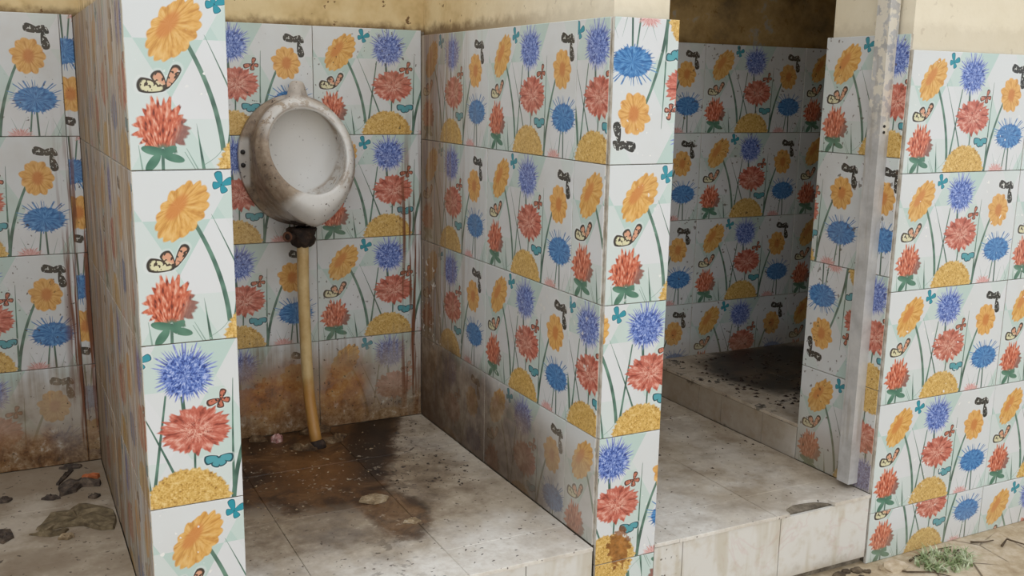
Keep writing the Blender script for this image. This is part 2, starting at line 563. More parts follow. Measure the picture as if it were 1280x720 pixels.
def mk_floor():
    m, nb, bsdf, P = new_mat('floor_tile')
    x, y, z = nb.sep(P)
    n = nb.noise(P, 4.0, 5, .65, '3D')
    n2 = nb.noise(P, 11.0, 5, .7, '3D')
    f = nb.noise(P, 55.0, 4, .65, '3D')
    clean = nb.ramp(f, [(.3, rgb(212, 206, 197)), (.6, rgb(232, 229, 223))])
    dust = nb.ramp(n2, [(.3, rgb(146, 131, 112)), (.5, rgb(180, 167, 149)), (.7, rgb(200, 189, 171))])
    lenC = nb.ss(x, .10, .17)
    cov = nb.sat(nb.ss(n, .34, .62) * .55 + nb.ss(y + (n - .5) * .35, .02, .34) * .65 + lenC * .06 - .04)
    col = nb.mix(cov, clean, dust)
    lite = nb.ss(f, .60, .66) * nb.ss(n2, .5, .6)
    col = nb.mix(lite * .5, col, rgb(224, 216, 202))
    # ---- stall with the urinal: crusted wet stain running forward from the pipe
    inB = nb.ss(nb.ab(x + .385), .40, .385)
    w1 = (n2 - .5) * .26
    w2 = (n - .5) * .16
    b_edge = nb.madd(y, .43, -.525)                       # right rim of the stain: x as a function of y
    right = nb.ss(x - b_edge + w1 * .5, .02, -.02)
    front = nb.ss(y - .40 + w1 + w2 + (x + .40) * .55, -.06, .05)
    body = right * front * inB
    tongue = nb.ss(nb.length(nb.vec((x + .335) / .085, (y - .37) / .17)) + w1 * 2.4, 1.05, .75) * inB
    halo = nb.ss(nb.length(nb.vec((x + .44) / .44, (y - .62) / .50)) + w1 * 1.8 + w2, 1.05, .55) * inB
    col = nb.mix(halo * .72, col, nb.ramp(n2, [(.34, rgb(86, 68, 48)), (.5, rgb(124, 104, 80)), (.66, rgb(160, 142, 116))]))
    speck = nb.ss(nb.noise(P, 34.0, 3, .6, '3D'), .54, .60) * nb.ss(x - b_edge, .16, .02) * nb.ss(x - b_edge, -.04, .02) * inB
    col = nb.mix(speck * .55, col, rgb(92, 80, 68))
    wet = nb.ramp(nb.noise(P, 9.0, 5, .72, '3D', .8), [(.30, rgb(34, 23, 15)), (.44, rgb(70, 47, 28)), (.56, rgb(106, 74, 44)), (.70, rgb(140, 110, 76))])
    col = nb.mix(nb.mx(body, tongue * .8), col, wet)
    black = nb.ss(nb.ab(x - b_edge + .075 + w1 * .4), .105, .04) * nb.ss(y, .50, .64) * inB
    black = nb.mx(black, nb.ss(x + w2, -.60, -.68) * nb.ss(y + w1, .48, .62) * inB * .8)
    col = nb.mix(black * .88, col, rgb(30, 23, 19))
    amber = nb.ss(nb.length(nb.vec((x + .43) / .15, (y - .69) / .20)) + w1 * 2.0, 1.0, .40) * inB
    col = nb.mix(amber * .55, col, rgb(122, 80, 40))
    cr = nb.ss(f, .60, .66) * halo * nb.ss(n2, .46, .56)
    col = nb.mix(cr * .55, col, rgb(196, 184, 164))
    # ---- entry: dark muck towards the raised floor
    inC = nb.ss(x, .15, .2)
    muck = nb.ss(nb.length(nb.vec((x - 1.32) / .42, (y - .74) / .36)) + w1 * 1.6, 1.0, .72) * inC
    crumb = nb.ss(n2 + f * .35, .74, .80) * nb.ss(x, .84, .88)
    col = nb.mix(nb.mx(muck * .93, crumb * .9), col, rgb(24, 18, 13))
    brown = nb.ss(nb.noise(P, 6.0, 4, .6, '3D'), .50, .66) * inC
    col = nb.mix(brown * .35, col, rgb(126, 106, 80))
    # ---- next stall: brown silt
    inA = nb.ss(x, -.90, -.92)
    silt = nb.ss(n + (y - .55) * .25, .40, .60) * inA
    col = nb.mix(inA * .4, col, rgb(184, 169, 147))
    col = nb.mix(silt * .5, col, rgb(112, 92, 70))
    sp = specks(nb, P, 85, .70)
    col = nb.mix(sp * .8, col, rgb(60, 46, 34))
    nb.put(bsdf.inputs['Base Color'], col)
    nb.put(bsdf.inputs['Roughness'], nb.madd(nb.mx(body, muck), -.18, .62))
    bump(nb, bsdf, f * .4 + n2 * .6, .25, .004)
mk_floor()


def mk_marble():
    m, nb, bsdf, P = new_mat('marble_tile')
    x, y, z = nb.sep(P)
    n = nb.noise(P, 5.0, 4, .6, '3D', 1.0)
    f = nb.noise(P, 20.0, 4, .65, '3D')
    vein = nb.ss(nb.ab(n - .5), .030, .0) * nb.ss(nb.noise(P, 2.2, 2, .5, '3D'), .45, .6)
    col = nb.mix(vein * .32, rgb(214, 212, 207), rgb(202, 176, 174))
    bit = nb.ss(nb.noise(P, 48.0, 2.0, .6, '3D'), .62, .65) * nb.ss(x, .26, .20) * nb.ss(x, .10, .16) * nb.ss(y, .1, .05)
    col = nb.mix(bit * .9, col, rgb(78, 72, 64))
    col = nb.mix(nb.ss(f, .48, .72) * .35, col, rgb(178, 160, 128))
    edge = nb.ss(nb.noise(nb.vec(x * 14, z * 2.0), 1.0, 3.0, .6), .50, .68)
    col = nb.mix(edge * .4, col, rgb(176, 162, 130))
    col = nb.mix(nb.ss(z + (f - .5) * .1, .06, .0) * .7, col, rgb(150, 132, 102))
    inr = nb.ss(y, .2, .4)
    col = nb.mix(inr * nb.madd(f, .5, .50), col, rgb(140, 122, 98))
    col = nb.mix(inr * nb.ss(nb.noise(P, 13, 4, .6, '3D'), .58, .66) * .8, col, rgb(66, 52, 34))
    nb.put(bsdf.inputs['Base Color'], col)
    bsdf.inputs['Roughness'].default_value = .42
mk_marble()


def mk_ground():
    m, nb, bsdf, P = new_mat('earth')
    n = nb.noise(P, 3.0, 5, .65, '3D')
    f = nb.noise(P, 28.0, 5, .7, '3D')
    col = nb.ramp(n * .6 + f * .4, [(.34, rgb(142, 120, 92)), (.48, rgb(180, 162, 134)), (.60, rgb(206, 192, 170)), (.74, rgb(222, 212, 196))])
    cr = nb.ss(nb.voronoi(P, 6.0, '3D', 'DISTANCE_TO_EDGE'), .020, .004) * nb.ss(n, .48, .58)
    col = nb.mix(cr * .8, col, rgb(88, 72, 54))
    nb.put(bsdf.inputs['Base Color'], col)
    bsdf.inputs['Roughness'].default_value = .95
    bump(nb, bsdf, f * .6 + n * .4 - cr * .5, .6, .012)
mk_ground()


def simple(name, stops, scale=20.0, rough=.6, metal=0.0, b=0.2, detail=4, spec=.5):
    m, nb, bsdf, P = new_mat(name)
    n = nb.noise(P, scale, detail, .65, '3D')
    nb.put(bsdf.inputs['Base Color'], nb.ramp(n, stops))
    bsdf.inputs['Roughness'].default_value = rough
    bsdf.inputs['Metallic'].default_value = metal
    bsdf.inputs['Specular IOR Level'].default_value = spec
    if b:
        bump(nb, bsdf, n, b, .003)
    return m


simple('black_gunk', [(.3, rgb(24, 17, 14)), (.55, rgb(52, 38, 30)), (.75, rgb(96, 76, 60))], 45, .8, b=.9)
simple('rusty_ring', [(.3, rgb(70, 44, 32)), (.6, rgb(110, 74, 54)), (.75, rgb(150, 112, 90))], 60, .85, b=.6)
simple('screw_black', [(.3, rgb(20, 18, 17)), (.7, rgb(44, 40, 38))], 60, .6)
simple('cloth_brown', [(.3, rgb(74, 62, 44)), (.48, rgb(110, 96, 72)), (.68, rgb(148, 132, 104))], 34, .95, b=1.0)
simple('scrap_dark', [(.3, rgb(44, 37, 32)), (.5, rgb(76, 65, 57)), (.68, rgb(118, 102, 86))], 42, .85, b=.9)
simple('scrap_orange', [(.3, rgb(176, 92, 48)), (.7, rgb(214, 130, 82))], 20, .7)
simple('scrap_pink', [(.35, rgb(120, 70, 70)), (.5, rgb(190, 140, 134)), (.7, rgb(222, 208, 200))], 60, .7)
simple('flake', [(.3, rgb(104, 84, 60)), (.55, rgb(162, 142, 112)), (.75, rgb(206, 196, 178))], 40, .9, b=.6)
simple('crust_brown', [(.3, rgb(58, 42, 28)), (.52, rgb(104, 80, 54)), (.75, rgb(168, 148, 118))], 45, .95, b=.8)
simple('stone', [(.3, rgb(96, 82, 64)), (.55, rgb(150, 134, 110)), (.75, rgb(196, 184, 164))], 18, .95, b=.7)
simple('twig', [(.3, rgb(58, 46, 34)), (.7, rgb(104, 86, 64))], 40, .9)
simple('grass', [(.3, rgb(104, 124, 78)), (.48, rgb(150, 166, 118)), (.62, rgb(206, 212, 182))], 30, .6, b=0)
simple('paint_lip', [(.3, rgb(190, 180, 158)), (.6, rgb(232, 226, 210))], 30, .8, b=.5)
simple('soil_dark', [(.3, rgb(40, 32, 25)), (.55, rgb(84, 70, 54)), (.75, rgb(130, 114, 92))], 25, .98, b=.9)


def mk_frame():
    m, nb, bsdf, P = new_mat('frame_paint')
    x, y, z = nb.sep(P)
    n = nb.noise(P, 16, 4, .65, '3D')
    st = nb.noise(nb.vec((x + y) * 60, z * 4), 1.0, 3, .6)
    col = nb.ramp(n, [(.3, rgb(164, 162, 160)), (.55, rgb(186, 185, 184)), (.75, rgb(200, 198, 194))])
    col = nb.mix(nb.ss(st, .55, .7) * .4, col, rgb(150, 140, 124))
    top = nb.ss(z + (n - .5) * .3, 1.10, 1.24) * nb.ss(nb.noise(P, 40, 3, .6, '3D'), .46, .54)
    col = nb.mix(top * .75, col, rgb(226, 218, 200))
    nb.put(bsdf.inputs['Base Color'], col)
    bsdf.inputs['Roughness'].default_value = .5
mk_frame()


def mk_ceramic():
    m, nb, bsdf, P = new_mat('ceramic')
    x, y, z = nb.sep(P)
    n = nb.noise(P, 9.0, 5, .7, '3D')
    f = nb.noise(P, 42.0, 4, .65, '3D')
    base = rgb(218, 217, 214)
    brown = nb.ramp(f, [(.3, rgb(98, 78, 58)), (.5, rgb(142, 120, 96)), (.68, rgb(166, 148, 126))])
    # inside of the bowl stays clean, the rim and the flanks carry grime
    lx = x + .385
    inside = nb.ss(nb.length(nb.vec(lx / .112, (z - 1.066) / .120)), 1.0, .93) * nb.ss(y, .885, .93)
    upperleft = nb.ss(nb.length(nb.vec((lx + .13) / .14, (z - 1.07) / .24)) + (n - .5) * .7, 1.1, .7)
    patch = nb.ss(n, .40, .56) * .75
    rimtop = nb.ss(z, 1.13, 1.18)
    patch = nb.mx(patch, rimtop * nb.madd(n, .9, .15))
    cov = nb.sat(nb.mx(upperleft * .9, patch))
    cov = cov * (1.0 - inside)
    e = nb.length(nb.vec(lx / .112, (z - 1.066) / .120))
    rim_highlight = nb.ss(e, .97, 1.02) * nb.ss(e + (n - .5) * .5, 1.26, 1.10) * nb.ss(y, .99, .96) * nb.ss(f, .60, .50) * nb.ss(lx + (z - 1.06) * .9, -.10, .0)  # bright highlight on the rim bevel, painted by thinning the grime
    cov = cov * (1.0 - rim_highlight * .8)
    chin = nb.ss(nb.length(nb.vec((lx - .03) / .125, (z - .915) / .062)) + (n - .5) * .5, 1.1, .8) * nb.ss(y, .93, .87)
    cov = cov * (1.0 - chin * .85)
    flange = nb.ss(x, -.512, -.520) * nb.ss(nb.ab(z - 1.03), .075, .055) * nb.ss(y, .985, 1.0)
    cov = cov * (1.0 - flange * .8)
    col = nb.mix(cov, base, brown)
    under = nb.ss(z + (n - .5) * .04, .885, .855)
    col = nb.mix(under * .85, col, rgb(66, 48, 34))
    col = nb.mix(specks(nb, P, 110, .70) * (.85 - inside * .55), col, rgb(62, 46, 34))
    nb.put(bsdf.inputs['Base Color'], col)
    nb.put(bsdf.inputs['Roughness'], nb.madd(cov, .45, .22))
mk_ceramic()


def mk_pipe():
    m, nb, bsdf, P = new_mat('pvc_yellowed')
    x, y, z = nb.sep(P)
    n = nb.noise(P, 14, 4, .65, '3D')
    col = nb.ramp(n, [(.3, rgb(186, 152, 96)), (.6, rgb(214, 188, 136))])
    col = nb.mix(nb.ss(z + (n - .5) * .06, .44, .36) * .8, col, rgb(178, 122, 48))
    col = nb.mix(nb.ss(n, .62, .70) * .6, col, rgb(104, 70, 36))
    nb.put(bsdf.inputs['Base Color'], col)
    bsdf.inputs['Roughness'].default_value = .4
mk_pipe()


# ------------------------------------------------------------------ mesh helpers
def tag(o, label, cat=None, group=None, kind=None):
    o['label'] = label
    if cat: o['category'] = cat
    if group: o['group'] = group
    if kind: o['kind'] = kind
    return o


def link(name, me, mats, parent=None, smooth=False):
    o = bpy.data.objects.new(name, me)
    COL.objects.link(o)
    for mt in (mats if isinstance(mats, (list, tuple)) else [mats]):
        if me.materials.get(mt) is None:
            me.materials.append(MATS[mt])
    if parent: o.parent = parent
    if smooth:
        for p in me.polygons: p.use_smooth = True
    return o


def empty(name, loc=(0, 0, 0)):
    o = bpy.data.objects.new(name, None)
    o.empty_display_size = .05
    COL.objects.link(o)
    o.location = loc
    return o


def bm_box(bm, x0, x1, y0, y1, z0, z1, mi=0):
    vs_ = [bm.verts.new(p) for p in ((x0, y0, z0), (x1, y0, z0), (x1, y1, z0), (x0, y1, z0),
                                     (x0, y0, z1), (x1, y0, z1), (x1, y1, z1), (x0, y1, z1))]
    for q in ((0, 3, 2, 1), (4, 5, 6, 7), (0, 1, 5, 4), (1, 2, 6, 5), (2, 3, 7, 6), (3, 0, 4, 7)):
        f = bm.faces.new([vs_[i] for i in q])
        f.material_index = mi
    return vs_


def bm_done(bm, name):
    bmesh.ops.recalc_face_normals(bm, faces=bm.faces)
    me = bpy.data.meshes.new(name)
    bm.to_mesh(me)
    bm.free()
    return me


def boxes(name, lst, mats, parent=None):
    bm = bmesh.new()
    for b in lst:
        bm_box(bm, *b)
    return link(name, bm_done(bm, name), mats, parent)


TILE_CACHE = {}


def tile_mesh(w, h, u0, v0, rot, mat):
    key = (round(w, 4), round(h, 4), round(u0, 4), round(v0, 4), rot, mat)
    if key in TILE_CACHE:
        return TILE_CACHE[key]
    b = .0011
    vs_ = []
    for yy, ins in ((TH, 0), (b, 0), (0, b)):
        vs_ += [(ins, yy, ins), (w - ins, yy, ins), (w - ins, yy, h - ins), (ins, yy, h - ins)]
    faces = [(8, 9, 10, 11), (0, 3, 2, 1)]
    for k in range(4):
        n = (k + 1) % 4
        faces.append((4 + k, 4 + n, 8 + n, 8 + k))
        faces.append((k, n, 4 + n, 4 + k))
    me = bpy.data.meshes.new('tile')
    me.from_pydata(vs_, [], faces)
    me.materials.append(MATS[mat])
    me.materials.append(MATS['tile_edge'])
    uvl = me.uv_layers.new(name='print')
    for p in me.polygons:
        p.material_index = 0 if (p.index == 0 or (p.index >= 2 and p.index % 2 == 0)) else 1
        for li in p.loop_indices:
            c = me.vertices[me.loops[li].vertex_index].co
            uu, vv = c.x / .3005, c.z / .3005
            if rot:
                uvl.data[li].uv = (u0 - uu, v0 - vv)
            else:
                uvl.data[li].uv = (u0 + uu, v0 + vv)
    TILE_CACHE[key] = me
    return me


GAP = .0016


def put_tile(parent, mat, origin, dirv, nrm, s0, s1, z0, z1, u0=0.0, v0=0.0, rot=False):
    """one tile: s0..s1 along dirv from origin, z0..z1 up, its print starting at u0, v0"""
    w, h = s1 - s0 - GAP, z1 - z0 - GAP
    if w < .006 or h < .006:
        return
    me = tile_mesh(w, h, u0, v0, rot, mat)
    o = bpy.data.objects.new('tile', me)
    COL.objects.link(o)
    o.parent = parent
    dv, nv = Vector(dirv), Vector(nrm)
    p = Vector(origin) + dv * (s0 + GAP / 2) + nv * random.uniform(-.0003, .0003)
    a = random.uniform(-.0018, .0018)
    R = Matrix((dv, -nv, Vector((0, 0, 1)))).transposed().to_4x4()
    o.matrix_local = Matrix.Translation((p.x, p.y, z0 + GAP / 2)) @ R @ Matrix.Rotation(a, 4, 'Z')


def run(parent, mat, origin, dirv, nrm, ztop, zbot, cols, nrows=6):
    """courses of tiles; cols is a list of (s0, s1, u0, rot) or a function of the course number"""
    for k in range(nrows):
        zt = ztop - ROW * k
        zb = max(zt - ROW, zbot)
        if zt - zb < .012:
            break
        cl = cols(k) if callable(cols) else cols
        for c in cl:
            s0, s1, u0, rot = c[:4]
            v0 = c[4] if len(c) > 4 else None
            if v0 is None:
                v0 = 1.0 - (zt - zb - GAP) / .3005 if not rot else 1.0
                if rot: v0 = (zt - zb) / .3005
            put_tile(parent, mat, origin, dirv, nrm, s0, s1, zb, zt, u0, v0, rot)


# ------------------------------------------------------------------ setting: walls
H_PART, H_BACK, H_LOW = 1.88, 1.88, 1.58
E_ = .0085     # core face behind the tile face
PL = .017      # plaster face behind the tile face

ground = boxes('ground', [(-6, 6, -7, 2.5, -.3, 0.0)], 'earth')
tag(ground, 'pale dusty bare earth in front of the tiled stalls', 'ground', kind='structure')

wall_back = boxes('wall_back', [(XLEFT - .3, XEND, YB + E_, YB + .24, 0, ZROW_BACK - .004, 0),
                                (XLEFT - .3, XEND, YB + .012, YB + .24, ZROW_BACK - .004, H_BACK, 1)], ['mortar', 'plaster'])
tag(wall_back, 'back wall of stained flower tiles under ochre plaster', 'wall', kind='structure')

wall_left = boxes('wall_left', [(X1A + E_, X1B - E_, E_, YB + .02, 0, ZROW_LEFT - .004, 0),
                                (X1A + PL, X1B - PL, PL, YB + .02, ZROW_LEFT - .004, H_LOW, 1)], ['mortar', 'plaster'])
tag(wall_left, 'tiled partition with grime-streaked side and clean flower front, one side of the urinal', 'partition', kind='structure')

wall_outer = boxes('wall_outer', [(XLEFT - .157, XLEFT - E_, E_, YB + .02, 0, ZROW_LEFT - .004, 0),
                                  (XLEFT - .150, XLEFT - PL, PL, YB + .02, ZROW_LEFT - .004, H_LOW, 1)], ['mortar', 'plaster'])
tag(wall_outer, 'outer tiled partition closing the silty stall', 'partition', kind='structure')

wall_middle = boxes('wall_middle', [(X2A + E_, X2B - E_, E_, YB + .02, 0, ZROW_MID - .004, 0),
                                    (X2A + PL * .7, X2B - PL, PL, YB + .02, ZROW_MID - .004, H_PART, 1)], ['mortar', 'plaster'])
tag(wall_middle, 'flower-tiled partition between the urinal stall and the dark entry', 'partition', kind='structure')

wall_right = boxes('wall_right', [(X4 + E_, XEND, E_, YEND, 0, ZROW_RIGHT - .004, 0),
                                  (X4 + E_, X4 + .05, .05, YEND, ZROW_RIGHT - .004, ZROW_MID - .004, 0),
                                  (X4 + PL * .6, XEND, PL * .8, YEND - .012, ZROW_RIGHT - .003, H_PART, 1)], ['mortar', 'plaster'])
tag(wall_right, 'wide flower-tiled wall beside the door frame, cream plaster above', 'wall', kind='structure')

wall_end = boxes('wall_end', [(XEND - .4, XEND, YEND, YB + .02, 0, H_PART)], 'plaster')
tag(wall_end, 'plastered end wall of the unlit toilet room', 'wall', kind='structure')

ceiling = boxes('ceiling', [(X2A + .02, X4, .46, YB + .2, H_PART, H_PART + .12), (X4, XEND, .02, YB + .2, H_PART, H_PART + .12)], 'plaster')
tag(ceiling, 'concrete slab roof over the dark entry', 'ceiling', kind='structure')

DX, NX = (1, 0, 0), (0, -1, 0)        # faces towards the yard
DS, NS = (0, -1, 0), (-1, 0, 0)       # faces looking to -x, read from the back corner
DR, NR = (0, 1, 0), (1, 0, 0)         # faces looking to +x

# back wall, neighbouring stall: full tile, then a narrow turned strip in the corner
run(wall_back, 'tile_back', (XLEFT, YB, 0), DX, NX, ZROW_BACK, ZA,
    lambda k: [(XLEFT - XLEFT, .31, .48, False), (.31, .31 + PER - .013, .04, False), (.748, X1A - XLEFT, 1.30, True)])
# back wall, urinal stall
run(wall_back, 'tile_back', (X1B, YB, 0), DX, NX, ZROW_BACK, ZB,
    [(.0, -.3265 - X1B, .01, False), (-.3265 - X1B, -X1B, 0.0, False)])
# back wall, entry and toilet
def cols_entry(k):
    out = [(0, 1.0437 - PER - X2B, 1.5 - (1.0437 - PER - X2B) / .3005, False)]
    xx = 1.0437 - PER
    while xx < XEND - .41:
        out.append((xx - X2B, min(xx + PER, XEND - .4) - X2B, 0.0, False))
        xx += PER
    return out
run(wall_back, 'tile_side', (X2B, YB, 0), DX, NX, ZROW_BACK, ZC, cols_entry)

# left partition: side with runs of grime, other side, front
def cols_left(k):
    a = [.0, .45, .90]
    return [(0, PER, .0, False), (PER, 2 * PER, 0.0, False), (2 * PER, YB - .0, (.5 if k % 2 == 0 else .02), False)]
run(wall_left, 'tile_grimy', (X1A, YB, 0), DS, NS, ZROW_LEFT, ZA, cols_left)
run(wall_left, 'tile_middle', (X1B, 0, 0), DR, NR, ZROW_LEFT, ZB,
    lambda k: [(.010, .13, .9, False), (.13, .13 + PER, 0, False), (.13 + PER, YB, 0, False)])
WL = X1B - X1A
run(wall_left, 'tile_front', (X1A, 0, 0), DX, NX, ZROW_LEFT, 0,
    lambda k: [(.001, WL, (.505 if k in (2, 4) else 0.0), False)])

run(wall_outer, 'tile_middle', (XLEFT, 0, 0), DR, NR, ZROW_LEFT, ZA,
    lambda k: [(.010, .13, .9, False), (.13, .13 + PER, 0, False), (.13 + PER, YB, 0, False)])
run(wall_outer, 'tile_front', (XLEFT - .165, 0, 0), DX, NX, ZROW_LEFT, 0, lambda k: [(.001, .165, (0.0 if k % 2 else .5), False)])

# middle partition
def cols_mid(k):
    return [(0, .4545, .0, False), (.4545, .4545 + .4375, .0, False), (.892, YB - .011, (.46 if k % 2 == 0 else .01), False)]
run(wall_middle, 'tile_middle', (X2A, YB, 0), DS, NS, ZROW_MID, ZB, cols_mid)
run(wall_middle, 'tile_side', (X2B, 0, 0), DR, NR, ZROW_MID, ZC,
    [(.010, .13, 1.0, False), (.13, .13 + PER, 0, False), (.13 + PER, YB, 0, False)])
WM = X2B - X2A
def cols_pillar(k):
    return [[(.004, WM, 1.43, True)], [(.004, WM, .0, False)], [(.004, WM, .37, False)],
            [(.004, WM, .62, False)], [(.004, WM, .80, True)], []][k]
run(wall_middle, 'tile_front', (X2A, 0, 0), DX, NX, ZROW_MID, 0, cols_pillar)

# right wall: long front
def cols_right(k):
    out = []
    for q in range(4):
        s0 = q * PER
        s1 = min(s0 + PER, XEND - X4)
        if k == 4:
            out.append((s0 + (.003 if q == 0 else 0), s1, 0.0 if q == 0 else 0.02, False, .02 if q == 0 else .54))
        else:
            out.append((s0 + (.003 if q == 0 else 0), s1, 0.0, False))
    return out
run(wall_right, 'tile_front', (X4, 0, 0), DX, NX, ZROW_RIGHT, 0, cols_right)
# right wall: return face beside the door frame
def cols_return(k):
    far = [(0, .172, .0, False), (0, .172, .93, False), (0, .172, 1.46, True), (0, .172, 0.0, False)][k]
    near = [(.172, YEND - .010, .52, False), (.172, YEND - .010, 1.03, False), (.172, YEND - .010, .52, False), (.172, YEND - .010, 1.0, True)][k]
    return [far, near]
run(wall_right, 'tile_side', (X4, YEND, 0), DS, NS, ZROW_MID, ZC, cols_return, 4)


# ------------------------------------------------------------------ setting: floors
def slab_tile(name, parent, pts, z, th, mat, sides_in=.0008):
    """a flat floor tile from an outline, top at z, with a fine chamfer"""
    bm = bmesh.new()
    n = len(pts)
    cx = sum(p[0] for p in pts) / n
    cy = sum(p[1] for p in pts) / n
    rings = []
    for dz, ins in ((-th, 0), (-.001, 0), (0, .0012)):
        ring = []
        for (px, py) in pts:
            d = math.hypot(px - cx, py - cy)
            f = 1 - (ins + sides_in) / max(d, .01)
            ring.append(bm.verts.new((cx + (px - cx) * f, cy + (py - cy) * f, z + dz)))
        rings.append(ring)
    for a, b in zip(rings, rings[1:]):
        for k in range(n):
            bm.faces.new((a[k], a[(k + 1) % n], b[(k + 1) % n], b[k]))
    bm.faces.new(rings[-1])
    bm.faces.new(rings[0])
    return link(name, bm_done(bm, name), mat, parent)


def grid_tiles(parent, xs, ys, z, mat='floor_tile', skip=()):
    for i in range(len(xs) - 1):
        for j in range(len(ys) - 1):
            if (i, j) in skip:
                continue
            slab_tile('floor_tile', parent, [(xs[i], ys[j]), (xs[i + 1], ys[j]), (xs[i + 1], ys[j + 1]), (xs[i], ys[j + 1])],
                      z + random.uniform(-.0008, .0008), .009, mat)


def riser_tiles_y(parent, xs, y, z0, z1, mat='marble_tile', lift=None):
    """upright tiles on a step front that looks to the yard"""
    for i in range(len(xs) - 1):
        b0 = z0 if lift is None else lift(i)
        boxes('riser_tile', [(xs[i] + .0012, xs[i + 1] - .0012, y, y + .008, b0, z1)], mat, parent)


floor_middle = boxes('floor_middle', [(X1B, X2A, .012, YB + .004, 0, ZB - .008)], 'mortar')
tag(floor_middle, 'raised stall floor stained brown and black below the urinal', 'floor', kind='structure')
grid_tiles(floor_middle, [X1B + .001, -.612, -.310, X2A - .001], [.002, .130, .434, .737, YB - .001], ZB)
riser_tiles_y(floor_middle, [X1B + .001, -.475, -.172, X2A - .001], .004, 0, ZB - .0095)

floor_left = boxes('floor_left', [(XLEFT, X1A, .012, YB + .004, 0, ZA - .008)], 'mortar')
tag(floor_left, 'silty raised floor of the neighbouring stall with scraps on it', 'floor', kind='structure')
grid_tiles(floor_left, [XLEFT + .001, -1.53, -1.245, X1A - .001], [.002, .130, .434, .737, YB - .001], ZA)
riser_tiles_y(floor_left, [XLEFT + .001, -1.40, -1.10, X1A - .001], .004, 0, ZA - .0095)

floor_right = boxes('floor_right', [(X2B, X4, .018, YB + .004, .0, ZC - .010)], 'mortar')
tag(floor_right, 'dusty entry floor with a broken tile edge over pale marble risers', 'floor', kind='structure')
xs, ys = [X2B + .001, .240, .540, X4 - .001], [.000, .130, .430, .733, YB - .001]
grid_tiles(floor_right, xs, ys, ZC, skip=((2, 0),))
notch = [(.54, .0), (.583, .0)]
for k in range(1, 10):
    a = math.pi * k / 10
    notch.append((.660 - .077 * math.cos(a) + random.uniform(-.002, .002), .002 + .050 * math.sin(a) ** .8 + random.uniform(-.002, .002)))
notch += [(.738, .0), (X4 - .001, .0), (X4 - .001, .13), (.54, .13)]
bm = bmesh.new()
def prism(bm, pts, z0, z1):
    lo = [bm.verts.new((p[0], p[1], z0)) for p in pts]
    hi = [bm.verts.new((p[0], p[1], z1)) for p in pts]
    n = len(pts)
    for k in range(n):
        bm.faces.new((lo[k], lo[(k + 1) % n], hi[(k + 1) % n], hi[k]))
    bm.faces.new(hi)
    bm.faces.new(lo[::-1])
prism(bm, notch, ZC - .009, ZC)
ft = link('floor_tile', bm_done(bm, 'broken_tile'), 'floor_tile', floor_right)
ft['label'] = 'floor tile with a bite broken out of its edge'
riser_tiles_y(floor_right, [X2B + .001, .252, .557, X4 - .001], .003, .0, ZC - .0105, lift=lambda i: (.0, .0, .022)[i])

floor_upper = boxes('floor_upper', [(X4 + .010, XEND - .4, YEND, YB + .004, .0, ZU - .010)], 'mortar')
tag(floor_upper, 'raised mucky floor of the unlit toilet behind the wide wall', 'floor', kind='structure')
grid_tiles(floor_upper, [X4 + .001, 1.165, 1.465, 1.765, XEND - .41], [YEND, .437, .737, YB - .001], ZU)
ysr = [YEND + .001, .437, .630, .745, YB - .001]
for a, b in zip(ysr, ysr[1:]):
    boxes('riser_tile', [(X4 + .001, X4 + .009, a + .001, b - .001, ZC, ZU - .0105)], 'marble_tile', floor_upper)

# ------------------------------------------------------------------ door frame post
door_1 = boxes('door_1', [(X4 - .032, X4 + .002, .052, .094, .214, H_PART - .02), (X4 - .012, X4 + .002, .094, .110, .214, H_PART - .02),
                          ], 'frame_paint')
tag(door_1, 'grey painted steel door frame post against the tiled return', 'door frame', kind='structure')
bm = bmesh.new()
for zc in (1.165, 1.150):
    bmesh.ops.create_cone(bm, cap_ends=True, segments=10, radius1=.0035, radius2=.0035, depth=.004,
                          matrix=Matrix.Translation((X4 - .018, .052, zc)) @ Matrix.Rotation(math.pi / 2, 4, 'X'))
link('latch_hole', bm_done(bm, 'latch_hole'), 'screw_black', door_1)


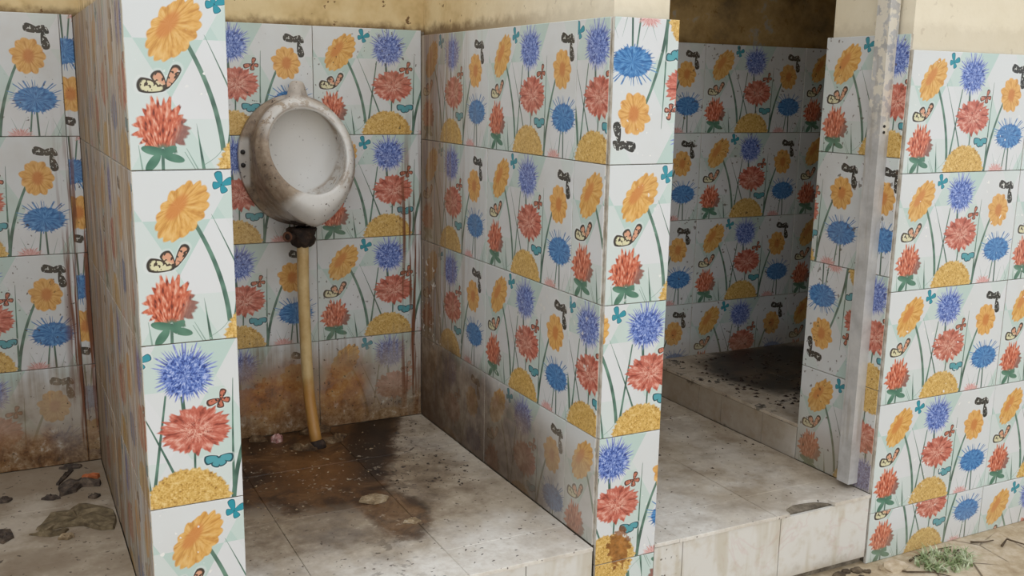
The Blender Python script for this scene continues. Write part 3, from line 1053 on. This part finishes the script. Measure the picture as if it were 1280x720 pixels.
# ------------------------------------------------------------------ urinal
def make_urinal(cx=-.385):
    root = empty('urinal', (cx, YB, .83))
    tag(root, 'grimy white ceramic wall urinal with a wide rounded lip', 'urinal')
    N = 72

    def pt(x, d, z):
        return (x, -d, z - .83)

    def outline(t, a, ztop, zmid, zbot, sharp):
        """t from 0 at the top clockwise; pointed or round below"""
        s, c = math.sin(t), math.cos(t)
        if c >= 0:
            return a * s, zmid + (ztop - zmid) * c
        q = -c
        x = a * (1 if s > 0 else -1) * abs(s) ** sharp
        return x, zmid - (zmid - zbot) * q

    rings = []
    for k in range(N):
        t = 2 * math.pi * k / N
        lo = max(0.0, -math.cos(t))
        wx, wz = outline(t, .160, 1.215, 1.045, .850, 1.0)
        ox, oz = outline(t, .137, 1.208, 1.055, .866, 1.45)
        ix, iz = outline(t, .106, 1.177, 1.070, .956, 1.0)
        bx, bz = outline(t, .113, 1.186, 1.075, .940, 1.0)
        def dep(z, d0, d1):
            f = max(0, min(1, (1.208 - z) / .342))
            return d0 + (d1 - d0) * f ** 1.15
        do = dep(oz, .066, .196)
        di = dep(iz, .072, .282)
        wide = math.sin(t) ** 2
        prof = [pt(wx, 0, wz), pt(wx, .014, wz), pt(wx * (1 - .02), .019, wz + (1.05 - wz) * .02)]
        fx = wx * (1 - .13 * wide) - wx * .04
        fz = wz + (1.05 - wz) * .05
        prof += [pt(fx, .020, fz), pt(fx * .97, .034, fz)]
        prof.append(pt(fx * .45 + ox * .52, .45 * do + .01, fz * .45 + oz * .55))
        prof.append(pt(ox * .985, do - .022, oz + lo * .004))
        prof.append(pt(ox, do - .008, oz))
        prof.append(pt(ox * .99 + ix * .01, do + .004, oz + (iz - oz) * .03))
        for f in (.14, .32, .52, .72, .88):
            bul = math.sin(math.pi * min(1, f * 1.02)) * (.012 + .012 * lo)
            prof.append(pt(ox + (ix - ox) * f, do + (di - do) * f + bul, oz + (iz - oz) * f))
        prof.append(pt(ix, di + .001, iz))
        prof.append(pt(ix * .985, di - .008, iz))
        prof.append(pt(ix * .99, di - .022, iz - lo * .004))
        prof.append(pt(bx, .6 * di, bz - lo * .010))
        prof.append(pt(bx, .34 * di + .012, bz - lo * .012))
        prof.append(pt(bx * .95, .045 + lo * .03, bz + (1.07 - bz) * .06 - lo * .006))
        prof.append(pt(bx * .80, .034 + lo * .012, bz + (1.07 - bz) * .20))
        prof.append(pt(bx * .40, .031, bz + (1.07 - bz) * .6))
        rings.append(prof)
    M = len(rings[0])
    vs_ = [p for r in rings for p in r]
    vs_.append(pt(0, .030, 1.07))
    vs_.append(pt(0, 0, 1.05))
    faces = []
    for k in range(N):
        n = (k + 1) % N
        for j in range(M - 1):
            faces.append((k * M + j, k * M + j + 1, n * M + j + 1, n * M + j))
        faces.append((k * M + M - 1, N * M, n * M + M - 1))
        faces.append((n * M, N * M + 1, k * M))
    me = bpy.data.meshes.new('bowl')
    me.from_pydata(vs_, [], faces)
    bm = bmesh.new(); bm.from_mesh(me); bmesh.ops.recalc_face_normals(bm, faces=bm.faces); bm.to_mesh(me); bm.free()
    link('bowl', me, 'ceramic', root, True)
    # flushing spud on top
    def lathe(prof, seg=24):
        v, f = [], []
        for (r, z) in prof:
            for k in range(seg):
                a = 2 * math.pi * k / seg
                v.append((r * math.cos(a), r * math.sin(a), z))
        for j in range(len(prof) - 1):
            for k in range(seg):
                n = (k + 1) % seg
                f.append((j * seg + k, j * seg + n, (j + 1) * seg + n, (j + 1) * seg + k))
        f.append(tuple(range((len(prof) - 1) * seg, len(prof) * seg)))
        return v, f
    v, f = lathe([(.046, 0), (.034, .010), (.027, .024), (.0225, .042), (.019, .052), (.014, .058), (.006, .060)])
    me = bpy.data.meshes.new('spud'); me.from_pydata(v, [], f)
    o = link('inlet_spud', me, 'ceramic', root, True); o.location = (0, -.042, 1.192 - .83)
    # fixing screws on the flange
    for sx in (-1, 1):
        for zz in (1.058, 1.022):
            v, f = lathe([(.0065, 0), (.0065, .003), (.004, .006), (.001, .0065)], 12)
            me = bpy.data.meshes.new('screw'); me.from_pydata(v, [], f)
            o = link('fixing_screw', me, 'screw_black', root, True)
            o.location = (sx * .149, -.0195, zz - .83)
            o.rotation_euler = (math.pi / 2, 0, 0)
    # waste horn under the bowl
    v, f = lathe([(.040, .045), (.036, .02), (.031, .004), (.026, .0)][::-1])
    me = bpy.data.meshes.new('horn'); me.from_pydata(v, [], f)
    o = link('waste_horn', me, 'black_gunk', root, True); o.location = (-.004, -.080, .860 - .83)
    return root
make_urinal()


def tube(name, pts, rad, mat, parent=None, seg=20, caps=True):
    v, f = [], []
    P_ = [Vector(p) for p in pts]
    for i, p in enumerate(P_):
        d = (P_[min(i + 1, len(P_) - 1)] - P_[max(i - 1, 0)]).normalized()
        a = Vector((1, 0, 0)) if abs(d.x) < .8 else Vector((0, 1, 0))
        e1 = d.cross(a).normalized(); e2 = d.cross(e1)
        r = rad[i] if isinstance(rad, (list, tuple)) else rad
        for k in range(seg):
            an = 2 * math.pi * k / seg
            v.append(tuple(p + e1 * math.cos(an) * r + e2 * math.sin(an) * r))
    for i in range(len(P_) - 1):
        for k in range(seg):
            n = (k + 1) % seg
            f.append((i * seg + k, i * seg + n, (i + 1) * seg + n, (i + 1) * seg + k))
    if caps:
        f.append(tuple(range(seg))); f.append(tuple(range((len(P_) - 1) * seg, len(P_) * seg))[::-1])
    me = bpy.data.meshes.new(name); me.from_pydata(v, [], f)
    bm = bmesh.new(); bm.from_mesh(me); bmesh.ops.recalc_face_normals(bm, faces=bm.faces); bm.to_mesh(me); bm.free()
    return link(name, me, mat, parent, True)


drain = empty('drain_pipe', (-.380, .885, ZB))
tag(drain, 'yellowed plastic waste pipe bending down from the urinal to the floor', 'pipe')
O = Vector((-.380, .885, ZB))
def rel(p): return tuple(Vector(p) - O)
path = []
for (px, py, pz) in ((-.390, .953, .835), (-.390, .953, .77), (-.391, .953, .70), (-.390, .952, .62), (-.389, .951, .55), (-.388, .949, .48),
                     (-.387, .944, .42), (-.386, .934, .36), (-.384, .919, .31), (-.382, .902, .265), (-.380, .885, .229)):
    path.append(rel((px, py, pz)))
tube('pipe', path, .0165, 'pvc_yellowed', drain)
# gunked coupling nut with ragged foot
v, f = [], []
seg, prof = 28, [(.018, .853), (.036, .852), (.040, .847), (.039, .838), (.034, .830), (.035, .818), (.030, .806), (.024, .800), (.0175, .797)]
for (r, z) in prof:
    for k in range(seg):
        a = 2 * math.pi * k / seg
        rr = r * (1 + .10 * math.sin(a * 5 + z * 90) + random.uniform(-.06, .06)) if r > .019 else r
        v.append(rel((-.390 + rr * math.cos(a), .953 + rr * math.sin(a), z + random.uniform(-.003, .002))))
for j in range(len(prof) - 1):
    for k in range(seg):
        n = (k + 1) % seg
        f.append((j * seg + k, j * seg + n, (j + 1) * seg + n, (j + 1) * seg + k))
me = bpy.data.meshes.new('coupling'); me.from_pydata(v, [], f)
cp = link('coupling', me, 'black_gunk', drain, True)
# small side spigot on the coupling
sp = tube('side_spigot', [rel((-.412, .945, .832)), rel((-.442, .915, .832))], [.011, .011], 'black_gunk', drain, 14)
v, f = [], []
for a_ in range(18):
    for b_ in range(8):
        A, B = 2 * math.pi * a_ / 18, 2 * math.pi * b_ / 8
        rr = .0115 + .0035 * math.cos(B)
        v.append((rr * math.cos(A), rr * math.sin(A), .0035 * math.sin(B)))
        f.append((a_ * 8 + b_, ((a_ + 1) % 18) * 8 + b_, ((a_ + 1) % 18) * 8 + (b_ + 1) % 8, a_ * 8 + (b_ + 1) % 8))
me = bpy.data.meshes.new('spigot_ring'); me.from_pydata(v, [], f)
o = link('spigot_ring', me, 'rusty_ring', sp, True)
o.matrix_local = Matrix.Translation(rel((-.442, .915, .832))) @ Vector((-.7, -.7, 0)).to_track_quat('Z', 'Y').to_matrix().to_4x4()
# black collar where the pipe enters the floor
tube('floor_collar', [rel((-.3795, .882, .222)), rel((-.380, .886, .236)), rel((-.381, .889, .244))], [.026, .0235, .019], 'black_gunk', drain, 20)


# ------------------------------------------------------------------ loose things
def flat_scrap(name, outline, z, thick, mat, seed, puff=.006, parent=None, sub=3):
    """a crumpled flat piece with thickness, its outline in world x,y"""
    rnd = random.Random(seed)
    n = len(outline)
    cx = sum(p[0] for p in outline) / n; cy = sum(p[1] for p in outline) / n
    pts = []
    for i in range(n):
        a, b = outline[i], outline[(i + 1) % n]
        for q in range(2):
            t = q / 2
            pts.append((a[0] + (b[0] - a[0]) * t + rnd.uniform(-.002, .002), a[1] + (b[1] - a[1]) * t + rnd.uniform(-.002, .002)))
    n = len(pts)
    v, f = [], []
    lv = [1.0, .96, .72, .42]
    for q, s in enumerate(lv):
        for (px, py) in pts:
            h = thick + (puff * rnd.uniform(.1, 1.0) * (q - .4) if q else 0)
            v.append((cx + (px - cx) * s, cy + (py - cy) * s, z + (0 if q == 0 else h)))
    v.append((cx, cy, z + thick + puff * rnd.uniform(.6, 1.6)))
    v.append((cx, cy, z))
    for q in range(len(lv) - 1):
        for k in range(n):
            m_ = (k + 1) % n
            f.append((q * n + k, q * n + m_, (q + 1) * n + m_, (q + 1) * n + k))
    L = (len(lv) - 1) * n
    for k in range(n):
        m_ = (k + 1) % n
        f.append((L + k, L + m_, len(lv) * n))
        f.append((m_, k, len(lv) * n + 1))
    me = bpy.data.meshes.new(name)
    me.from_pydata(v, [], f)
    return link(name, me, mat, parent)


ZS = ZA + .0004
o = flat_scrap('cloth_scrap', [(-1.118, .622), (-1.100, .60), (-1.066, .612), (-1.02, .60), (-.985, .556), (-.958, .552), (-.946, .60), (-.948, .655),
                           (-.985, .71), (-1.02, .735), (-1.045, .70), (-1.085, .70), (-1.10, .66)], ZS, .004, 'cloth_brown', 3, .005)
tag(o, 'flattened brown cloth scrap on the silty stall floor', 'cloth')
o = flat_scrap('rubber_scrap', [(-1.060, .80), (-1.02, .815), (-1.005, .845), (-.962, .835), (-.955, .862), (-1.0, .885), (-1.035, .90), (-1.058, .86)], ZS, .006, 'scrap_dark', 5, .006)
tag(o, 'curled dark rubber scrap beside the brown cloth', 'scrap')
o = flat_scrap('orange_scrap', [(-1.003, .890), (-.985, .880), (-.962, .885), (-.957, .900), (-.980, .908), (-1.0, .905)], ZS + .0, .009, 'scrap_orange', 6, .003)
tag(o, 'small orange peel of material against the dark rubber scrap', 'scrap')
for i, (ol, lab) in enumerate([
        ([(-1.064, .885), (-1.055, .88), (-1.015, .975), (-1.02, .985), (-1.04, .945)], 'dark curled strip pointing to the back wall on the silty floor'),
        ([(-1.195, .82), (-1.172, .815), (-1.162, .835), (-1.178, .85), (-1.2, .845)], 'dark flake alone on the silty floor away from the rubber scrap'),
        ([(-1.21, .60), (-1.185, .575), (-1.165, .60), (-1.17, .64), (-1.20, .655)], 'crumpled dark lump on the silty floor level with the brown cloth'),
        ([(-.998, .765), (-.982, .752), (-.965, .768), (-.972, .778), (-.985, .768)], 'thin dark sliver between the brown cloth and the rubber scrap'),
        ([(-1.078, .545), (-1.055, .535), (-1.04, .545), (-1.045, .562), (-1.07, .562)], 'pale brown flake in front of the brown cloth'),
        ([(-1.10, .80), (-1.075, .785), (-1.055, .79), (-1.07, .812), (-1.09, .815)], 'ragged dark corner piece lying off the rubber scrap'),
        ([(-1.135, .60), (-1.09, .568), (-1.06, .575), (-1.052, .592), (-1.09, .585)], 'frayed brown strip along the edge of the brown cloth'),
        ([(-1.05, 1.0), (-1.03, .985), (-1.0, .985), (-.99, 1.0), (-1.02, 1.015)], 'dark litter clump at the foot of the back wall')]):
    o = flat_scrap('scrap', ol, ZS, .004, 'flake' if i == 4 else ('cloth_brown' if i == 6 else 'scrap_dark'), 20 + i, .0035)
    tag(o, lab, 'scrap', 'scraps on the silty stall floor')

# urinal stall: wrapper, crusts and flakes
o = flat_scrap('wrapper', [(-.490, .972), (-.478, .955), (-.462, .960), (-.455, .978), (-.468, .992), (-.485, .988)], ZB + .0004, .012, 'scrap_pink', 31, .005)
tag(o, 'crumpled pinkish wrapper beside the foot of the waste pipe', 'wrapper')
o = flat_scrap('crust', [(-.40, .46), (-.37, .43), (-.335, .438), (-.32, .46), (-.345, .49), (-.385, .485)], ZB + .0004, .003, 'flake', 33, .003)
tag(o, 'pale flaking crust in the middle of the brown stain', 'crust', 'crusts on the urinal stall floor')
o = flat_scrap('crust', [(-.345, .30), (-.32, .285), (-.30, .295), (-.305, .315), (-.33, .32)], ZB + .0004, .002, 'flake', 34, .002)
tag(o, 'small tan crust at the tip of the brown stain', 'crust', 'crusts on the urinal stall floor')
for i, (ol, lab) in enumerate([
        ([(-.36, .90), (-.335, .885), (-.30, .90), (-.275, .93), (-.29, .945), (-.335, .93)], 'broken cement lip curving beside the pipe foot'),
        ([(-.45, .91), (-.42, .885), (-.40, .872), (-.385, .862), (-.395, .852), (-.43, .865), (-.46, .895)], 'broken cement crescent in front of the pipe foot'),
        ([(-.55, 1.0), (-.52, .985), (-.50, .99), (-.505, 1.015), (-.54, 1.02)], 'tan rubble bit at the foot of the back wall by the pipe'),
        ([(-.40, 1.0), (-.36, .985), (-.31, .99), (-.30, 1.01), (-.35, 1.02), (-.39, 1.018)], 'crumbled mortar ridge behind the pipe foot')]):
    o = flat_scrap('mortar_fragment', ol, ZB + .0004, .005, 'crust_brown', 40 + i, .006)
    tag(o, lab, 'mortar', 'broken mortar round the pipe foot')

rnd = random.Random(12)
def crumbs(name, n, area, z, smin, smax, mat, label, dens=None):
    """fine litter nobody could count: one object"""
    v, f = [], []
    made = 0
    while made < n:
        x, y = rnd.uniform(area[0], area[1]), rnd.uniform(area[2], area[3])
        if dens and rnd.random() > dens(x, y):
            continue
        made += 1
        s = rnd.uniform(smin, smax) * rnd.choice((.6, 1, 1))
        a = rnd.uniform(0, 6.28)
        b = len(v)
        for k in range(4):
            r = s * rnd.uniform(.5, 1.1) * (1 if k % 2 else 1.7)
            v.append((x + r * math.cos(a + k * 1.57), y + r * math.sin(a + k * 1.57), z))
        v.append((x, y, z + s * rnd.uniform(.4, .9)))
        for k in range(4):
            f.append((b + k, b + (k + 1) % 4, b + 4))
    me = bpy.data.meshes.new(name); me.from_pydata(v, [], f)
    o = link(name, me, mat)
    return tag(o, label, 'debris', kind='stuff')
crumbs('dirt_crumbs', 130, (-.28, -.05, .45, 1.0), ZB, .002, .005, 'scrap_dark', 'dark crumbs scattered beside the black edge of the stain',
       lambda x, y: 1.0 if x > .43 * y - .525 else 0.0)
crumbs('dirt_crumbs', 140, (.20, .84, .16, .95), ZC, .002, .005, 'scrap_dark', 'dark crumbs scattered over the entry floor', lambda x, y: .15 + .85 * y)
crumbs('muck_crumbs', 260, (.88, 1.35, .30, .98), ZU, .004, .009, 'black_gunk', 'black muck crumbs over the raised floor', lambda x, y: 1.0 if x > .93 or y > .6 else .25)
crumbs('grit', 150, (-.76, -.12, .40, 1.0), ZB, .0015, .004, 'flake', 'pale grit over the brown stain', lambda x, y: 1.0 if x < .43 * y - .56 else .0)


# ------------------------------------------------------------------ yard: grass tuft, stones, twigs, hollow under the step
def grass_tuft(cx, cy, n, rx, ry, seed, label):
    r_ = random.Random(seed)
    v, f = [], []
    for _ in range(n):
        q, a = math.sqrt(r_.random()), r_.uniform(0, 6.28)
        x, y = cx + rx * q * math.cos(a), cy + ry * q * math.sin(a)
        da = r_.uniform(0, 6.28)
        L = r_.uniform(.014, .034); w = r_.uniform(.0022, .0042); lean = r_.uniform(.5, 1.5)
        dx, dy = math.cos(da), math.sin(da)
        b = len(v)
        for t in (0, .35, .7, 1.0):
            h = L * t * (1 - .3 * lean * t)
            o_ = L * lean * t * t
            ww = w * (1 - t * .9)
            v.append((x + dx * o_ - dy * ww, y + dy * o_ + dx * ww, h))
            v.append((x + dx * o_ + dy * ww, y + dy * o_ - dx * ww, h))
        for k in range(3):
            f.append((b + 2 * k, b + 2 * k + 1, b + 2 * k + 3, b + 2 * k + 2))
    me = bpy.data.meshes.new('grass_tuft'); me.from_pydata(v, [], f)
    o = link('grass_tuft', me, 'grass')
    tag(o, label, 'grass')
    return o
grass_tuft(1.075, -.085, 300, .095, .058, 1, 'low tuft of pale green grass by the foot of the wide wall')


def stone(c, s, seed, mat, name, label, cat, group=None, flat=.6):
    r_ = random.Random(seed)
    bm = bmesh.new()
    bmesh.ops.create_icosphere(bm, subdivisions=2, radius=1.0)
    for vv in bm.verts:
        d = 1 + r_.uniform(-.22, .22)
        vv.co = Vector((vv.co.x * s[0] * d, vv.co.y * s[1] * d, max(vv.co.z, -.5) * s[2] * d * flat))
    zmin = min(vv.co.z for vv in bm.verts)
    for vv in bm.verts:
        vv.co = Vector((vv.co.x + c[0], vv.co.y + c[1], vv.co.z - zmin + c[2]))
    o = link(name, bm_done(bm, name), mat)
    return tag(o, label, cat, group)
stone((.915, -.050, -.004), (.042, .030, .022), 1, 'earth', 'stone', 'broad pale stone slab edge at the corner of the wide wall', 'stone')
for i, (x, y, s) in enumerate(((.75, -.022, .014), (.785, -.012, .010), (.815, -.020, .013), (.838, -.035, .009), (.725, -.045, .012), (.800, -.05, .008))):
    stone((x, y, -.001), (s * 1.3, s, s), 50 + i, 'soil_dark', 'soil_clod', 'dark soil clod in the hollow under the marble riser', 'soil', 'clods under the step')


def twig(pts, r, label, i):
    o = tube('twig', pts, [r * (1 - .5 * k / (len(pts) - 1)) for k in range(len(pts))], 'twig', None, 6)
    tag(o, label, 'twig', 'twigs on the bare earth')
twig([(.985, -.045, .006), (1.03, -.030, .004), (1.06, -.040, .006), (1.10, -.025, .004), (1.16, -.035, .006)], .0032, 'crooked brown twig lying behind the grass tuft', 0)
twig([(1.12, -.08, .004), (1.15, -.065, .012), (1.18, -.055, .004)], .0030, 'short dark twig beside the grass tuft', 1)
twig([(.895, -.035, .004), (.93, -.085, .004), (.99, -.115, .004), (1.02, -.16, .004)], .0028, 'long bent twig running past the stone slab edge', 2)
twig([(1.30, -.09, .004), (1.34, -.075, .010), (1.37, -.12, .004)], .0035, 'dark twig on open earth well away from the grass', 3)
twig([(1.24, -.035, .004), (1.27, -.055, .006), (1.31, -.055, .004)], .0030, 'curved twig near the foot of the wide wall beyond the grass', 4)

bpy.context.view_layer.update()
